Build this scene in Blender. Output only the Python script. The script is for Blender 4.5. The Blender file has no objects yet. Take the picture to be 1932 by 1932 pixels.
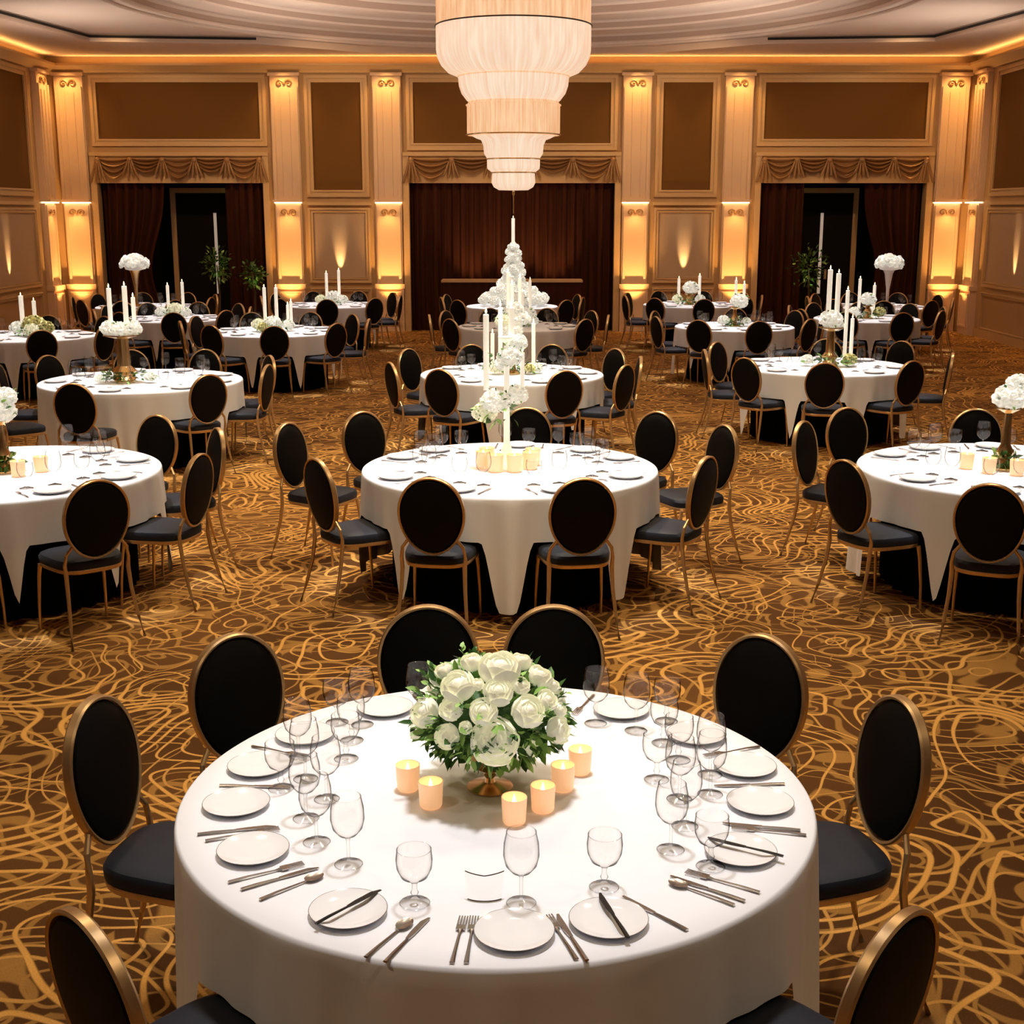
import bpy, bmesh, math, random
from math import *
from mathutils import Vector, Matrix
random.seed(7)
S = bpy.context.scene
COL = S.collection
S.view_settings.view_transform = 'Standard'

# ------------------------------------------------------------------ helpers
def new_obj(name, data, parent=None, loc=(0,0,0), rot=(0,0,0), scale=(1,1,1), **props):
    o = bpy.data.objects.new(name, data)
    COL.objects.link(o)
    o.location = loc; o.rotation_euler = rot; o.scale = scale
    if parent: o.parent = parent
    for k, v in props.items(): o[k] = v
    return o

def mat(name, col, rough=0.5, metal=0.0, emis=None, estr=0.0, sheen=0.0, spec=0.5, noise=0.0, nscale=20, bump=0.0, sss=0.0):
    m = bpy.data.materials.new(name); m.use_nodes = True
    nt = m.node_tree; b = nt.nodes['Principled BSDF']
    b.inputs['Base Color'].default_value = (*col, 1)
    b.inputs['Roughness'].default_value = rough
    b.inputs['Metallic'].default_value = metal
    b.inputs['Specular IOR Level'].default_value = spec
    if sheen: b.inputs['Sheen Weight'].default_value = sheen
    if emis:
        b.inputs['Emission Color'].default_value = (*emis, 1)
        b.inputs['Emission Strength'].default_value = estr
    if noise or bump:
        tc = nt.nodes.new('ShaderNodeTexCoord')
        n = nt.nodes.new('ShaderNodeTexNoise'); n.inputs['Scale'].default_value = nscale
        n.inputs['Detail'].default_value = 4
        nt.links.new(tc.outputs['Object'], n.inputs['Vector'])
        if noise:
            r = nt.nodes.new('ShaderNodeMapRange')
            r.inputs['To Min'].default_value = 1-noise; r.inputs['To Max'].default_value = 1+noise
            nt.links.new(n.outputs['Fac'], r.inputs['Value'])
            mx = nt.nodes.new('ShaderNodeMix'); mx.data_type='RGBA'; mx.blend_type='MULTIPLY'
            mx.inputs[0].default_value = 1
            mx.inputs[6].default_value = (*col,1)
            nt.links.new(r.outputs[0], mx.inputs[7])
            nt.links.new(mx.outputs[2], b.inputs['Base Color'])
        if bump:
            bp = nt.nodes.new('ShaderNodeBump'); bp.inputs['Strength'].default_value = bump
            bp.inputs['Distance'].default_value = 0.01
            nt.links.new(n.outputs['Fac'], bp.inputs['Height'])
            nt.links.new(bp.outputs[0], b.inputs['Normal'])
    return m

class MB:
    def __init__(s): s.v=[]; s.f=[]; s.m=[]
    def add(s, vs, fs, mi=0, M=None):
        o = len(s.v)
        for p in vs:
            p = Vector(p)
            s.v.append(M @ p if M is not None else p)
        for f in fs: s.f.append([i+o for i in f]); s.m.append(mi)
    def box(s, x0,x1,y0,y1,z0,z1, mi=0, M=None):
        vs=[(x,y,z) for z in (z0,z1) for y in (y0,y1) for x in (x0,x1)]
        s.add(vs, [(0,1,3,2),(4,6,7,5),(0,4,5,1),(2,3,7,6),(0,2,6,4),(1,5,7,3)], mi, M)
    def loft(s, rings, mi=0, M=None, cap0=False, cap1=False, closed=True, loop=False):
        n=len(rings[0]); vs=[p for r in rings for p in r]; fs=[]
        R=len(rings)
        for i in range(R if loop else R-1):
            j=(i+1)%R
            for k in range(n if closed else n-1):
                l=(k+1)%n
                fs.append((i*n+k, i*n+l, j*n+l, j*n+k))
        if cap0: fs.append(list(range(n))[::-1])
        if cap1: fs.append([ (R-1)*n+k for k in range(n)])
        s.add(vs, fs, mi, M)
    def lathe(s, prof, seg=32, mi=0, M=None):
        vs=[]; idx=[]
        for r,z in prof:
            if r<1e-6: idx.append([len(vs)]*seg); vs.append((0,0,z))
            else:
                idx.append([len(vs)+k for k in range(seg)])
                for k in range(seg):
                    a=2*pi*k/seg; vs.append((r*cos(a), r*sin(a), z))
        fs=[]
        for i in range(len(prof)-1):
            for k in range(seg):
                l=(k+1)%seg
                q=[idx[i][k], idx[i][l], idx[i+1][l], idx[i+1][k]]
                u=[]
                for x in q:
                    if x not in u: u.append(x)
                if len(u)>2: fs.append(u)
        s.add(vs, fs, mi, M)
    def tube(s, path, rad, seg=8, mi=0, M=None, closed=False, flat=1.0, up=Vector((0,0,1))):
        P=[Vector(p) for p in path]; n=len(P); rings=[]
        for i,p in enumerate(P):
            if closed: t=(P[(i+1)%n]-P[i-1])
            else: t=P[min(i+1,n-1)]-P[max(i-1,0)]
            t.normalize()
            u=up if abs(t.dot(up))<0.95 else Vector((0,1,0))
            a=t.cross(u).normalized(); b=a.cross(t).normalized()
            r=rad[i] if isinstance(rad,(list,tuple)) else rad
            rings.append([p+a*(r*cos(2*pi*k/seg))+b*(r*flat*sin(2*pi*k/seg)) for k in range(seg)])
        s.loft(rings, mi, M, cap0=not closed, cap1=not closed, loop=closed)
    def merge(s, o, M=None, moff=0):
        off=len(s.v)
        for p in o.v: s.v.append(M @ p if M is not None else p.copy())
        for f,m in zip(o.f,o.m): s.f.append([i+off for i in f]); s.m.append(m+moff)
    def mesh(s, name, mats, angle=40, recalc=True):
        me=bpy.data.meshes.new(name)
        me.from_pydata([tuple(p) for p in s.v], [], s.f)
        for m in mats: me.materials.append(m)
        me.polygons.foreach_set('material_index', s.m)
        me.polygons.foreach_set('use_smooth', [True]*len(s.f))
        if recalc:
            bm=bmesh.new(); bm.from_mesh(me); bmesh.ops.recalc_face_normals(bm, faces=bm.faces); bm.to_mesh(me); bm.free()
        me.update()
        try: me.set_sharp_from_angle(angle=radians(angle))
        except Exception: pass
        return me

# ------------------------------------------------------------------ materials
M_gold = mat('chair_gold', (0.66,0.45,0.23), 0.34, 0.75, noise=0.12, nscale=40)
M_black = mat('black_fabric', (0.0028,0.0028,0.003), 0.6, 0, spec=0.15)
M_seat = mat('navy_black_fabric', (0.009,0.012,0.023), 0.6, 0, spec=0.28, sheen=0.05, bump=0.1, nscale=300)
M_cloth = mat('white_linen', (0.81,0.83,0.89), 0.85, 0, spec=0.1, noise=0.02, nscale=8)
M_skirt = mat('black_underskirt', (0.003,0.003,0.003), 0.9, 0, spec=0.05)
M_china = mat('white_china', (0.83,0.84,0.87), 0.12, 0)
M_rimline = mat('china_rim', (0.34,0.32,0.31), 0.2, 0.3)
M_steel = mat('cutlery_steel', (0.50,0.47,0.45), 0.26, 1.0)
M_blackkn = mat('black_handle', (0.01,0.01,0.01), 0.3)
M_petal = mat('cream_petal', (0.94,0.92,0.76), 0.6, 0, emis=(1,0.96,0.74), estr=0.14)  # slight emission painted in to lift the shade between petals
M_petalw = mat('white_petal', (0.94,0.93,0.87), 0.7, 0, emis=(1,0.97,0.88), estr=0.15)  # slight emission painted in, brightens the petals beyond the lamps
M_petaly = mat('yellow_petal', (0.84,0.81,0.42), 0.7, 0)
M_leaf = mat('dark_leaf', (0.04,0.12,0.02), 0.5, 0, noise=0.5, nscale=12)
M_leaf2 = mat('pale_leaf', (0.30,0.52,0.13), 0.5, 0, noise=0.4, nscale=12)
M_wax = mat('candle_wax', (0.9,0.87,0.78), 0.5, 0, emis=(1,0.92,0.76), estr=0.5)
M_flame = mat('flame', (1,0.8,0.4), 0.5, 0, emis=(1,0.72,0.35), estr=9)
M_votive = mat('votive_frosted', (0.85,0.55,0.34), 0.4, 0, emis=(1,0.52,0.24), estr=0.55)
M_brass = mat('brass', (0.66,0.46,0.22), 0.25, 1.0)
M_wallc = mat('wall_cream', (0.46,0.29,0.135), 0.6, 0, noise=0.05, nscale=3)
M_trim = mat('trim_cream', (0.56,0.37,0.185), 0.5, 0)
M_pil = mat('pilaster_cream', (0.70,0.50,0.33), 0.5, 0)
M_panel = mat('brown_panel', (0.150,0.072,0.020), 0.9, 0, noise=0.08, nscale=90, spec=0.1)
M_dado = mat('pale_panel', (0.44,0.31,0.21), 0.55, 0)
M_dark = mat('alcove_dark', (0.008,0.006,0.005), 0.9, spec=0.1)
M_curt = mat('maroon_curtain', (0.042,0.012,0.006), 0.85, 0, spec=0.1)
M_swag = mat('swag_gold', (0.34,0.19,0.085), 0.35, 0.3)
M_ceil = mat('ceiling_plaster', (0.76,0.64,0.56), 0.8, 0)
M_riser_shade = mat('ceiling_riser_shade', (0.50,0.38,0.31), 0.8, 0)  # same plaster painted darker, so the recess steps look shaded
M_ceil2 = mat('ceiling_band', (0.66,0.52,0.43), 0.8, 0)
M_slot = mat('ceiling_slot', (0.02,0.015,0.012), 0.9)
M_ledge = mat('lit_ledge', (1,0.8,0.5), 0.5, 0, emis=(1,0.72,0.38), estr=4)
M_bulb = mat('downlight_lens', (1,0.9,0.7), 0.5, 0, emis=(1,0.85,0.6), estr=12)
M_pot = mat('dark_pot', (0.03,0.025,0.02), 0.5)
M_bark = mat('bark', (0.06,0.035,0.02), 0.8)
M_gap_glow = mat('door_gap_glow', (0.6,0.55,0.5), 0.5, 0, emis=(1,0.85,0.7), estr=0.22)  # glowing strip on the slab, stands in for light behind the door
M_bronze = mat('dark_bronze', (0.05,0.03,0.02), 0.4, 0.6)

def glass_mat():
    m = bpy.data.materials.new('clear_glass'); m.use_nodes=True
    nt=m.node_tree; nt.nodes.clear(); L=nt.links.new
    out=nt.nodes.new('ShaderNodeOutputMaterial')
    lw=nt.nodes.new('ShaderNodeLayerWeight'); lw.inputs[0].default_value=0.5
    tr=nt.nodes.new('ShaderNodeBsdfTransparent')
    cr=nt.nodes.new('ShaderNodeValToRGB'); el=cr.color_ramp.elements
    el[0].position=0.35; el[0].color=(0.99,0.99,0.99,1)
    el[1].position=0.90; el[1].color=(0.02,0.019,0.018,1)
    e=el.new(0.60); e.color=(0.88,0.875,0.87,1)
    e=el.new(0.76); e.color=(0.30,0.29,0.28,1)
    gl=nt.nodes.new('ShaderNodeBsdfGlossy'); gl.inputs['Roughness'].default_value=0.05
    pw=nt.nodes.new('ShaderNodeMath'); pw.operation='POWER'; pw.inputs[1].default_value=4
    mx=nt.nodes.new('ShaderNodeMixShader')
    mr=nt.nodes.new('ShaderNodeMapRange'); mr.inputs['To Min'].default_value=0.055; mr.inputs['To Max'].default_value=0.35
    L(lw.outputs['Facing'], cr.inputs[0]); L(cr.outputs[0], tr.inputs[0])
    L(lw.outputs['Facing'], pw.inputs[0]); L(pw.outputs[0], mr.inputs['Value']); L(mr.outputs[0], mx.inputs[0])
    L(tr.outputs[0], mx.inputs[1]); L(gl.outputs[0], mx.inputs[2]); L(mx.outputs[0], out.inputs[0])
    return m
M_glass = glass_mat()

def chand_mat(name, c1, c2, st):
    m=bpy.data.materials.new(name); m.use_nodes=True; nt=m.node_tree; L=nt.links.new
    b=nt.nodes['Principled BSDF']; b.inputs['Roughness'].default_value=0.5; b.inputs['Specular IOR Level'].default_value=0.2
    b.inputs['Base Color'].default_value=(0.16,0.11,0.07,1)
    tc=nt.nodes.new('ShaderNodeTexCoord'); sx=nt.nodes.new('ShaderNodeSeparateXYZ'); L(tc.outputs['Object'], sx.inputs[0])
    at=nt.nodes.new('ShaderNodeMath'); at.operation='ARCTAN2'; L(sx.outputs[0],at.inputs[0]); L(sx.outputs[1],at.inputs[1])
    mu=nt.nodes.new('ShaderNodeMath'); mu.operation='MULTIPLY'; mu.inputs[1].default_value=110; L(at.outputs[0],mu.inputs[0])
    si=nt.nodes.new('ShaderNodeMath'); si.operation='SINE'; L(mu.outputs[0],si.inputs[0])
    cx=nt.nodes.new('ShaderNodeCombineXYZ'); m2=nt.nodes.new('ShaderNodeMath'); m2.operation='MULTIPLY'; m2.inputs[1].default_value=8; L(at.outputs[0],m2.inputs[0])
    m3=nt.nodes.new('ShaderNodeMath'); m3.operation='MULTIPLY'; m3.inputs[1].default_value=1.2; L(sx.outputs[2],m3.inputs[0]); L(m2.outputs[0],cx.inputs[0]); L(m3.outputs[0],cx.inputs[2])
    no=nt.nodes.new('ShaderNodeTexNoise'); no.inputs['Scale'].default_value=1.6; no.inputs['Detail'].default_value=2; L(cx.outputs[0],no.inputs['Vector'])
    ml=nt.nodes.new('ShaderNodeMath'); ml.operation='MULTIPLY_ADD'; ml.inputs[1].default_value=0.05; L(si.outputs[0],ml.inputs[0]); L(no.outputs['Fac'],ml.inputs[2])
    # soft gradient : deeper amber towards the silhouette
    lw=nt.nodes.new('ShaderNodeLayerWeight'); lw.inputs[0].default_value=0.35
    ms=nt.nodes.new('ShaderNodeMath'); ms.operation='MULTIPLY_ADD'; ms.inputs[1].default_value=-0.28; L(lw.outputs['Facing'],ms.inputs[0]); L(ml.outputs[0],ms.inputs[2])
    cr=nt.nodes.new('ShaderNodeValToRGB'); cr.color_ramp.elements[0].position=0.10; cr.color_ramp.elements[1].position=0.62
    cr.color_ramp.elements[0].color=(*c1,1); cr.color_ramp.elements[1].color=(*c2,1)
    L(ms.outputs[0],cr.inputs[0]); L(cr.outputs[0],b.inputs['Emission Color'])
    b.inputs['Emission Strength'].default_value=st
    return m
M_chA = chand_mat('crystal_strands_amber', (0.74,0.32,0.13), (1.0,0.64,0.37), 0.97)
M_chB = chand_mat('crystal_strands_pearl', (0.86,0.52,0.33), (1.0,0.80,0.60), 0.95)

def carpet():
    m=bpy.data.materials.new('swirl_carpet'); m.use_nodes=True; nt=m.node_tree; L=nt.links.new
    b=nt.nodes['Principled BSDF']; b.inputs['Roughness'].default_value=0.85; b.inputs['Specular IOR Level'].default_value=0.12
    tc=nt.nodes.new('ShaderNodeTexCoord')
    def N(t,**k):
        n=nt.nodes.new(t)
        for a,v in k.items(): setattr(n,a,v)
        return n
    def math(op,a,bv=None,c=None):
        n=N('ShaderNodeMath',operation=op)
        for i,x in enumerate((a,bv,c)):
            if x is None: continue
            if isinstance(x,(int,float)): n.inputs[i].default_value=x
            else: L(x,n.inputs[i])
        return n.outputs[0]
    def noise(scale,off,detail=0.0,dist=0.0):
        mp=N('ShaderNodeMapping'); mp.inputs['Location'].default_value=off; L(tc.outputs['Object'],mp.inputs[0])
        n=N('ShaderNodeTexNoise'); n.inputs['Scale'].default_value=scale; n.inputs['Detail'].default_value=detail; n.inputs['Distortion'].default_value=dist
        L(mp.outputs[0],n.inputs['Vector']); return n
    def smooth(v,a,c):
        r=N('ShaderNodeMapRange',interpolation_type='SMOOTHSTEP')
        for s_,x in (('From Min',a),('From Max',c)):
            if isinstance(x,(int,float)): r.inputs[s_].default_value=x
            else: L(x,r.inputs[s_])
        r.inputs['To Min'].default_value=1; r.inputs['To Max'].default_value=0; L(v,r.inputs['Value']); return r.outputs[0]
    e=0.01
    wv=noise(1.3,(31,4,8),0.0,0.0).outputs['Fac']
    def contour(scale,off,mult,hw,dist):
        n0=noise(scale,off,0.0,dist).outputs['Fac']
        n1=noise(scale,(off[0]+e,off[1],off[2]),0.0,dist).outputs['Fac']
        n2=noise(scale,(off[0],off[1]+e,off[2]),0.0,dist).outputs['Fac']
        gx=math('DIVIDE',math('SUBTRACT',n1,n0),e); gy=math('DIVIDE',math('SUBTRACT',n2,n0),e)
        g=math('SQRT',math('ADD',math('ADD',math('MULTIPLY',gx,gx),math('MULTIPLY',gy,gy)),0.004))
        d=math('ABSOLUTE',math('SUBTRACT',math('FRACT',math('MULTIPLY',n0,mult)),0.5))
        w=math('MULTIPLY',wv,hw*2)
        return smooth(math('DIVIDE',d,math('MULTIPLY',g,mult)),math('MULTIPLY',w,0.6),math('MULTIPLY',w,1.4))
    c1=contour(1.4,(0,0,0),12,0.0098,0.5)
    c2=contour(1.8,(13,7,3),9,0.0072,0.4)
    c3=contour(2.4,(3,17,9),8,0.0062,0.3)
    dn=noise(2.0,(5,5,5),0.0,0.0)
    sub=N('ShaderNodeVectorMath',operation='SUBTRACT'); L(dn.outputs['Color'],sub.inputs[0]); sub.inputs[1].default_value=(0.5,0.5,0.5)
    sc=N('ShaderNodeVectorMath',operation='SCALE'); L(sub.outputs[0],sc.inputs[0]); sc.inputs['Scale'].default_value=0.6
    ad=N('ShaderNodeVectorMath',operation='ADD'); L(tc.outputs['Object'],ad.inputs[0]); L(sc.outputs[0],ad.inputs[1])
    v2=N('ShaderNodeTexVoronoi',feature='F1'); v2.inputs['Scale'].default_value=2.0; L(ad.outputs[0],v2.inputs['Vector'])
    rg=math('ABSOLUTE',math('SUBTRACT',math('FRACT',math('MULTIPLY',v2.outputs['Distance'],4.0)),0.5))
    rings=smooth(rg,0.08,0.16)
    mx=math('MAXIMUM',math('MAXIMUM',c1,math('MULTIPLY',c2,0.78)),math('MAXIMUM',math('MULTIPLY',rings,0.42),math('MULTIPLY',c3,0.45)))
    lf=noise(0.6,(2,9,1),2.0)
    cr=N('ShaderNodeValToRGB'); L(lf.outputs['Fac'],cr.inputs[0])
    cr.color_ramp.elements[0].position=0.35; cr.color_ramp.elements[0].color=(0.078,0.032,0.009,1)
    cr.color_ramp.elements[1].position=0.65; cr.color_ramp.elements[1].color=(0.150,0.066,0.018,1)
    fb=noise(160,(0,0,0),2.0)
    fr=N('ShaderNodeMapRange'); fr.inputs['To Min'].default_value=0.7; fr.inputs['To Max'].default_value=1.3; L(fb.outputs['Fac'],fr.inputs['Value'])
    g=N('ShaderNodeMix',data_type='RGBA'); L(mx,g.inputs[0]); L(cr.outputs[0],g.inputs[6]); g.inputs[7].default_value=(0.70,0.375,0.10,1)
    mu=N('ShaderNodeMix',data_type='RGBA',blend_type='MULTIPLY'); mu.inputs[0].default_value=1; L(g.outputs[2],mu.inputs[6]); L(fr.outputs[0],mu.inputs[7])
    L(mu.outputs[2],b.inputs['Base Color'])
    return m
M_carpet = carpet()

# ------------------------------------------------------------------ room shell
WX=9.1; WY=27.0; FY=-4.0; CZ=5.45
def structure(name, me, label, category):
    return new_obj(name, me, kind='structure', label=label, category=category)

b=MB(); b.box(-WX-0.2,WX+0.2,FY-0.2,28.6,-0.1,0); structure('floor', b.mesh('floor',[M_carpet]), 'brown ballroom carpet with gold swirling loop pattern','carpet floor')

b=MB()
OP=[(-8.25,-4.95),(-2.05,2.05),(4.95,8.25)]; OZ=2.95
xs=[-WX-0.2,-8.25,-4.95,-2.05,2.05,4.95,8.25,WX+0.2]
for i in range(7):
    z0 = OZ if (xs[i],xs[i+1]) in OP else 0
    b.box(xs[i],xs[i+1],WY,WY+0.2,z0,CZ+0.9)
for x0,x1 in OP:
    b.box(x0-0.1,x1+0.1,28.3,28.4,0,OZ+0.1,1)
    b.box(x0-0.1,x0,WY+0.2,28.3,0,OZ+0.1,1); b.box(x1,x1+0.1,WY+0.2,28.3,0,OZ+0.1,1)
    b.box(x0,x1,WY+0.2,28.3,OZ,OZ+0.1,1)
structure('wall_back', b.mesh('wall_back',[M_wallc,M_dark]), 'warm cream ballroom wall with curtained openings','wall')
for nm,sx in (('wall_left',-1),('wall_right',1)):
    b=MB(); x0,x1=sorted((sx*WX,sx*(WX+0.2))); b.box(x0,x1,FY,WY,0,CZ+0.9)
    structure(nm,b.mesh(nm,[M_wallc]),'warm cream panelled ballroom side wall','wall')
b=MB(); b.box(-WX-0.2,WX+0.2,FY-0.2,FY,0,CZ+0.9); structure('wall_front',b.mesh('wall_front',[M_wallc]),'plain warm cream ballroom wall','wall')

# ceiling with a round tray recess
DC=(0,20.4); RC=5.8
b=MB(); seg=160; TM=Matrix.Translation((DC[0],DC[1],0))
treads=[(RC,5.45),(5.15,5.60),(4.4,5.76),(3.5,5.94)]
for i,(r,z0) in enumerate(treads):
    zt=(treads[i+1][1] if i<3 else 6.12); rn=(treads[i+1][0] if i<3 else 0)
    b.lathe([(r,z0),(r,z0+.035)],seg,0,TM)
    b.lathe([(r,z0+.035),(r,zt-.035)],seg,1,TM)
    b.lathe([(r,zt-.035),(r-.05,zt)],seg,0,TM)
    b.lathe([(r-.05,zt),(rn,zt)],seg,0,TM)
inner=[];outer=[]
for k in range(seg):
    a=2*pi*k/seg; inner.append(Vector((DC[0]+RC*cos(a),DC[1]+RC*sin(a),CZ)))
    dx,dy=cos(a),sin(a); t=1e9
    if dx>1e-9: t=min(t,(WX)/dx)
    if dx<-1e-9: t=min(t,(-WX)/dx)
    if dy>1e-9: t=min(t,(WY-DC[1])/dy)
    if dy<-1e-9: t=min(t,(DC[1]-12.0)*-1/dy)
    outer.append(Vector((DC[0]+t*dx,DC[1]+t*dy,CZ)))
b.loft([inner,outer],0)
for cx in (-1,1):
    b.add([(cx*5.0,WY,CZ+0.001),(cx*WX,WY,CZ+0.001),(cx*WX,24.0,CZ+0.001)],[(0,1,2)])
    b.add([(cx*WX,12.0,CZ+0.001),(cx*WX,15.5,CZ+0.001),(cx*5,12.0,CZ+0.001)],[(0,1,2)])
b.add([(-WX,FY,CZ),(WX,FY,CZ),(WX,12.01,CZ),(-WX,12.01,CZ)],[(0,1,2,3)])
me=b.mesh('ceiling',[M_ceil,M_riser_shade],10); me.polygons.foreach_set('use_smooth',[False]*len(me.polygons))
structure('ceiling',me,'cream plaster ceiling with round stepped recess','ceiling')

tn=[0]
def trim(b,mats,label,category='trim',angle=40):
    tn[0]+=1
    return structure('trim_%d'%tn[0], b.mesh('trim_%d'%tn[0],mats,angle), label, category)
pathL=[(-8.2,FY+0.1),(-8.2,20.5),(-7.5,24.6),(-4.6,24.95),(-2.7,26.35),(2.7,26.35),(4.6,24.95),(7.5,24.6),(8.2,20.5),(8.2,FY+0.1)]
outp=[(-WX,FY+0.1),(-WX,20.5),(-WX,WY),(-4.6,WY),(-2.7,WY),(2.7,WY),(4.6,WY),(WX,WY),(WX,20.5),(WX,FY+0.1)]
b=MB()
ri=[Vector((x,y,5.32)) for x,y in pathL]; ro=[Vector((x,y,5.32)) for x,y in outp]; ru=[Vector((x,y,5.445)) for x,y in pathL]
n=len(ri)
b.add(ri+ro+ru,[(i,i+1,n+i+1,n+i) for i in range(n-1)]+[(i,i+1,2*n+i+1,2*n+i) for i in range(n-1)],0)
trim(b,[M_ceil2],'dropped plaster border around the ceiling','ceiling trim')
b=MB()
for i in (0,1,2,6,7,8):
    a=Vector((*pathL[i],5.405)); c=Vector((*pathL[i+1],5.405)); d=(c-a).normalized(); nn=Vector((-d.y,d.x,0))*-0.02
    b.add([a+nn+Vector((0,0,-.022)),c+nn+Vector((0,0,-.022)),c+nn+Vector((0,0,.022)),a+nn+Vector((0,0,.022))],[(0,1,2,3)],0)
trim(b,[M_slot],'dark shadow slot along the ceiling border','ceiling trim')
b=MB()
for r,z in ((6.05,5.44),(RC,5.45)):
    b.tube([(DC[0]+r*cos(2*pi*k/128),DC[1]+r*sin(2*pi*k/128),z) for k in range(128)],0.035,8,0,closed=True)
trim(b,[M_ceil],'round plaster mouldings around the ceiling recess','ceiling trim')

M_back=Matrix.Translation((0,WY,0)) @ Matrix.Diagonal((1,-1,1,1))
M_left=Matrix.Translation((-WX,0,0)) @ Matrix(((0,1,0,0),(1,0,0,0),(0,0,1,0),(0,0,0,1)))
M_right=Matrix.Translation((WX,0,0)) @ Matrix(((0,-1,0,0),(1,0,0,0),(0,0,1,0),(0,0,0,1)))

def cornice(M,x0,x1):
    b=MB()
    prof=[(0,5.02),(0.06,5.02),(0.08,5.05),(0.16,5.08),(0.20,5.12),(0.24,5.14),(0.24,5.18),(0,5.18)]
    b.loft([[Vector((x,p,z)) for p,z in prof] for x in (x0,x1)],0,M,cap0=True,cap1=True)
    trim(b,[M_trim],'cream plaster cornice along the wall top','cornice')
cornice(M_back,-WX,WX); cornice(M_left,FY,WY); cornice(M_right,FY,WY)

def frame(b,x0,x1,z0,z1,w,M,mi=0,d=0.05):
    for (a,c,dd) in ((0,w*.6,d),(w*.6,w,d*0.55),(w,w*1.35,d*0.9)):
        X0,X1,Z0,Z1=x0+a,x1-a,z0+a,z1-a; ww=c-a
        b.box(X0,X1,0,dd,Z0,Z0+ww,mi,M); b.box(X0,X1,0,dd,Z1-ww,Z1,mi,M)
        b.box(X0,X0+ww,0,dd,Z0+ww,Z1-ww,mi,M); b.box(X1-ww,X1,0,dd,Z0+ww,Z1-ww,mi,M)

def motif(b,cx,cz,s,y,mi,M):
    for sg in (-1,1):
        pts=[]
        for k in range(22):
            t=k/21; a=t*2.6*pi; r=s*(0.5-0.42*t)
            pts.append((cx+sg*(s*0.52-r*cos(a)*0.9+0.0), y, cz+r*sin(a)*0.8))
        b.tube(pts,s*0.09,5,mi,M,up=Vector((0,1,0)))
    b.lathe([(0,0.03),(s*.14,0.02),(s*.18,0),(0,-0.01)],10,mi,M @ Matrix.Translation((cx,y,cz)) @ Matrix.Rotation(-pi/2,4,'X'))

def pilaster(M,xc,w=0.56):
    b=MB(); h=w/2
    b.box(xc-h,xc+h,0,0.10,2.60,5.02,0,M)
    for k in (-1,1):
        b.box(xc+k*(h-0.05)-0.03,xc+k*(h-0.05)+0.03,0.10,0.135,2.60,4.76,0,M)
        b.box(xc+k*0.09-0.012,xc+k*0.09+0.012,0.10,0.118,2.66,4.66,0,M)
    b.box(xc-h-.03,xc+h+.03,0,0.15,4.96,5.02,0,M)
    motif(b,xc,4.82,0.17,0.12,2,M)
    b.box(xc-h-.01,xc+h+.01,0,0.20,2.56,2.61,0,M)
    b.box(xc-h+.02,xc+h-.02,0.01,0.17,2.535,2.56,1,M)
    b.box(xc-h+.02,xc+h-.02,0,0.08,0.95,2.535,0,M)
    for k in (-1,1): b.box(xc+k*(h-0.07)-0.025,xc+k*(h-0.07)+0.025,0.08,0.11,0.95,2.50,0,M)
    motif(b,xc,2.36,0.17,0.11,2,M)
    b.box(xc-h-.02,xc+h+.02,0,0.16,0.86,0.95,0,M)
    b.box(xc-h,xc+h,0,0.13,0.0,0.86,0,M)
    frame(b,xc-h+.05,xc+h-.05,0.14,0.80,0.03,M @ Matrix.Translation((0,0.13,0)),0,0.03)
    trim(b,[M_pil,M_ledge,M_swag],'cream fluted pilaster with carved capital and lit ledge','pilaster')
def spot(loc,target,energy,col,ang=90,blend=0.6,rad=0.05):
    l=bpy.data.lights.new('spot_or_fill_lamp','SPOT'); l.energy=energy; l.color=col; l.spot_size=radians(ang); l.spot_blend=blend; l.shadow_soft_size=rad
    o=bpy.data.objects.new('spot_or_fill_lamp',l); COL.objects.link(o); o.location=loc
    o.rotation_euler=(Vector(target)-Vector(loc)).to_track_quat('-Z','Y').to_euler()
    return o
AMB=(1.0,0.52,0.15)
def wash(M,xc,k=1.0):
    p=lambda y,z,x=xc: tuple(M @ Vector((x,y,z)))
    spot(p(0.50,0.25),p(0.06,1.7),260*k,AMB,52,0.9,0.04)
    spot(p(0.32,2.50),p(0.05,1.6),18*k,AMB,90,0.9,0.03)
    spot(p(0.46,5.14),p(0.05,3.9),50*k,AMB,100,0.9,0.04)
for s in (-1,1):
    for xc in (2.46,4.46,8.68):
        pilaster(M_back,s*xc); wash(M_back,s*xc)

def upper_panel(M,x0,x1,z0,z1):
    b=MB(); frame(b,x0,x1,z0,z1,0.10,M); b.box(x0+.1,x1-.1,0.0,0.012,z0+.1,z1-.1,1,M)
    trim(b,[M_trim,M_panel],'brown fabric wall panel in a cream moulded frame','wall panel')
def lower_panel(M,x0,x1,z0=0.12,z1=2.45):
    b=MB(); frame(b,x0,x1,z0+0.85,z1,0.07,M); b.box(x0+.1,x1-.1,0,0.012,z0+.95,z1-.1,1,M)
    frame(b,x0,x1,z0,z0+0.75,0.05,M); b.box(x0-.02,x1+.02,0,0.08,2.50,2.56,0,M)
    b.box(x0-.02,x1+.02,0,0.05,0,0.12,0,M)
    trim(b,[M_trim,M_dado],'pale moulded wainscot panel','wall panel')
def streak(M,x):
    spot(tuple(M@Vector((x,0.15,1.00))),tuple(M@Vector((x,0.01,1.55))),150,(1,0.66,0.30),27,1.0,0.01)
upper_panel(M_back,-2.08,2.08,3.56,4.98)
for s in (-1,1):
    a,c=sorted((s*2.84,s*4.08)); upper_panel(M_back,a,c,2.66,4.98); lower_panel(M_back,a,c)
    streak(M_back,s*3.46)
    a,c=sorted((s*4.84,s*8.30)); upper_panel(M_back,a,c,3.64,4.98)
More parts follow.
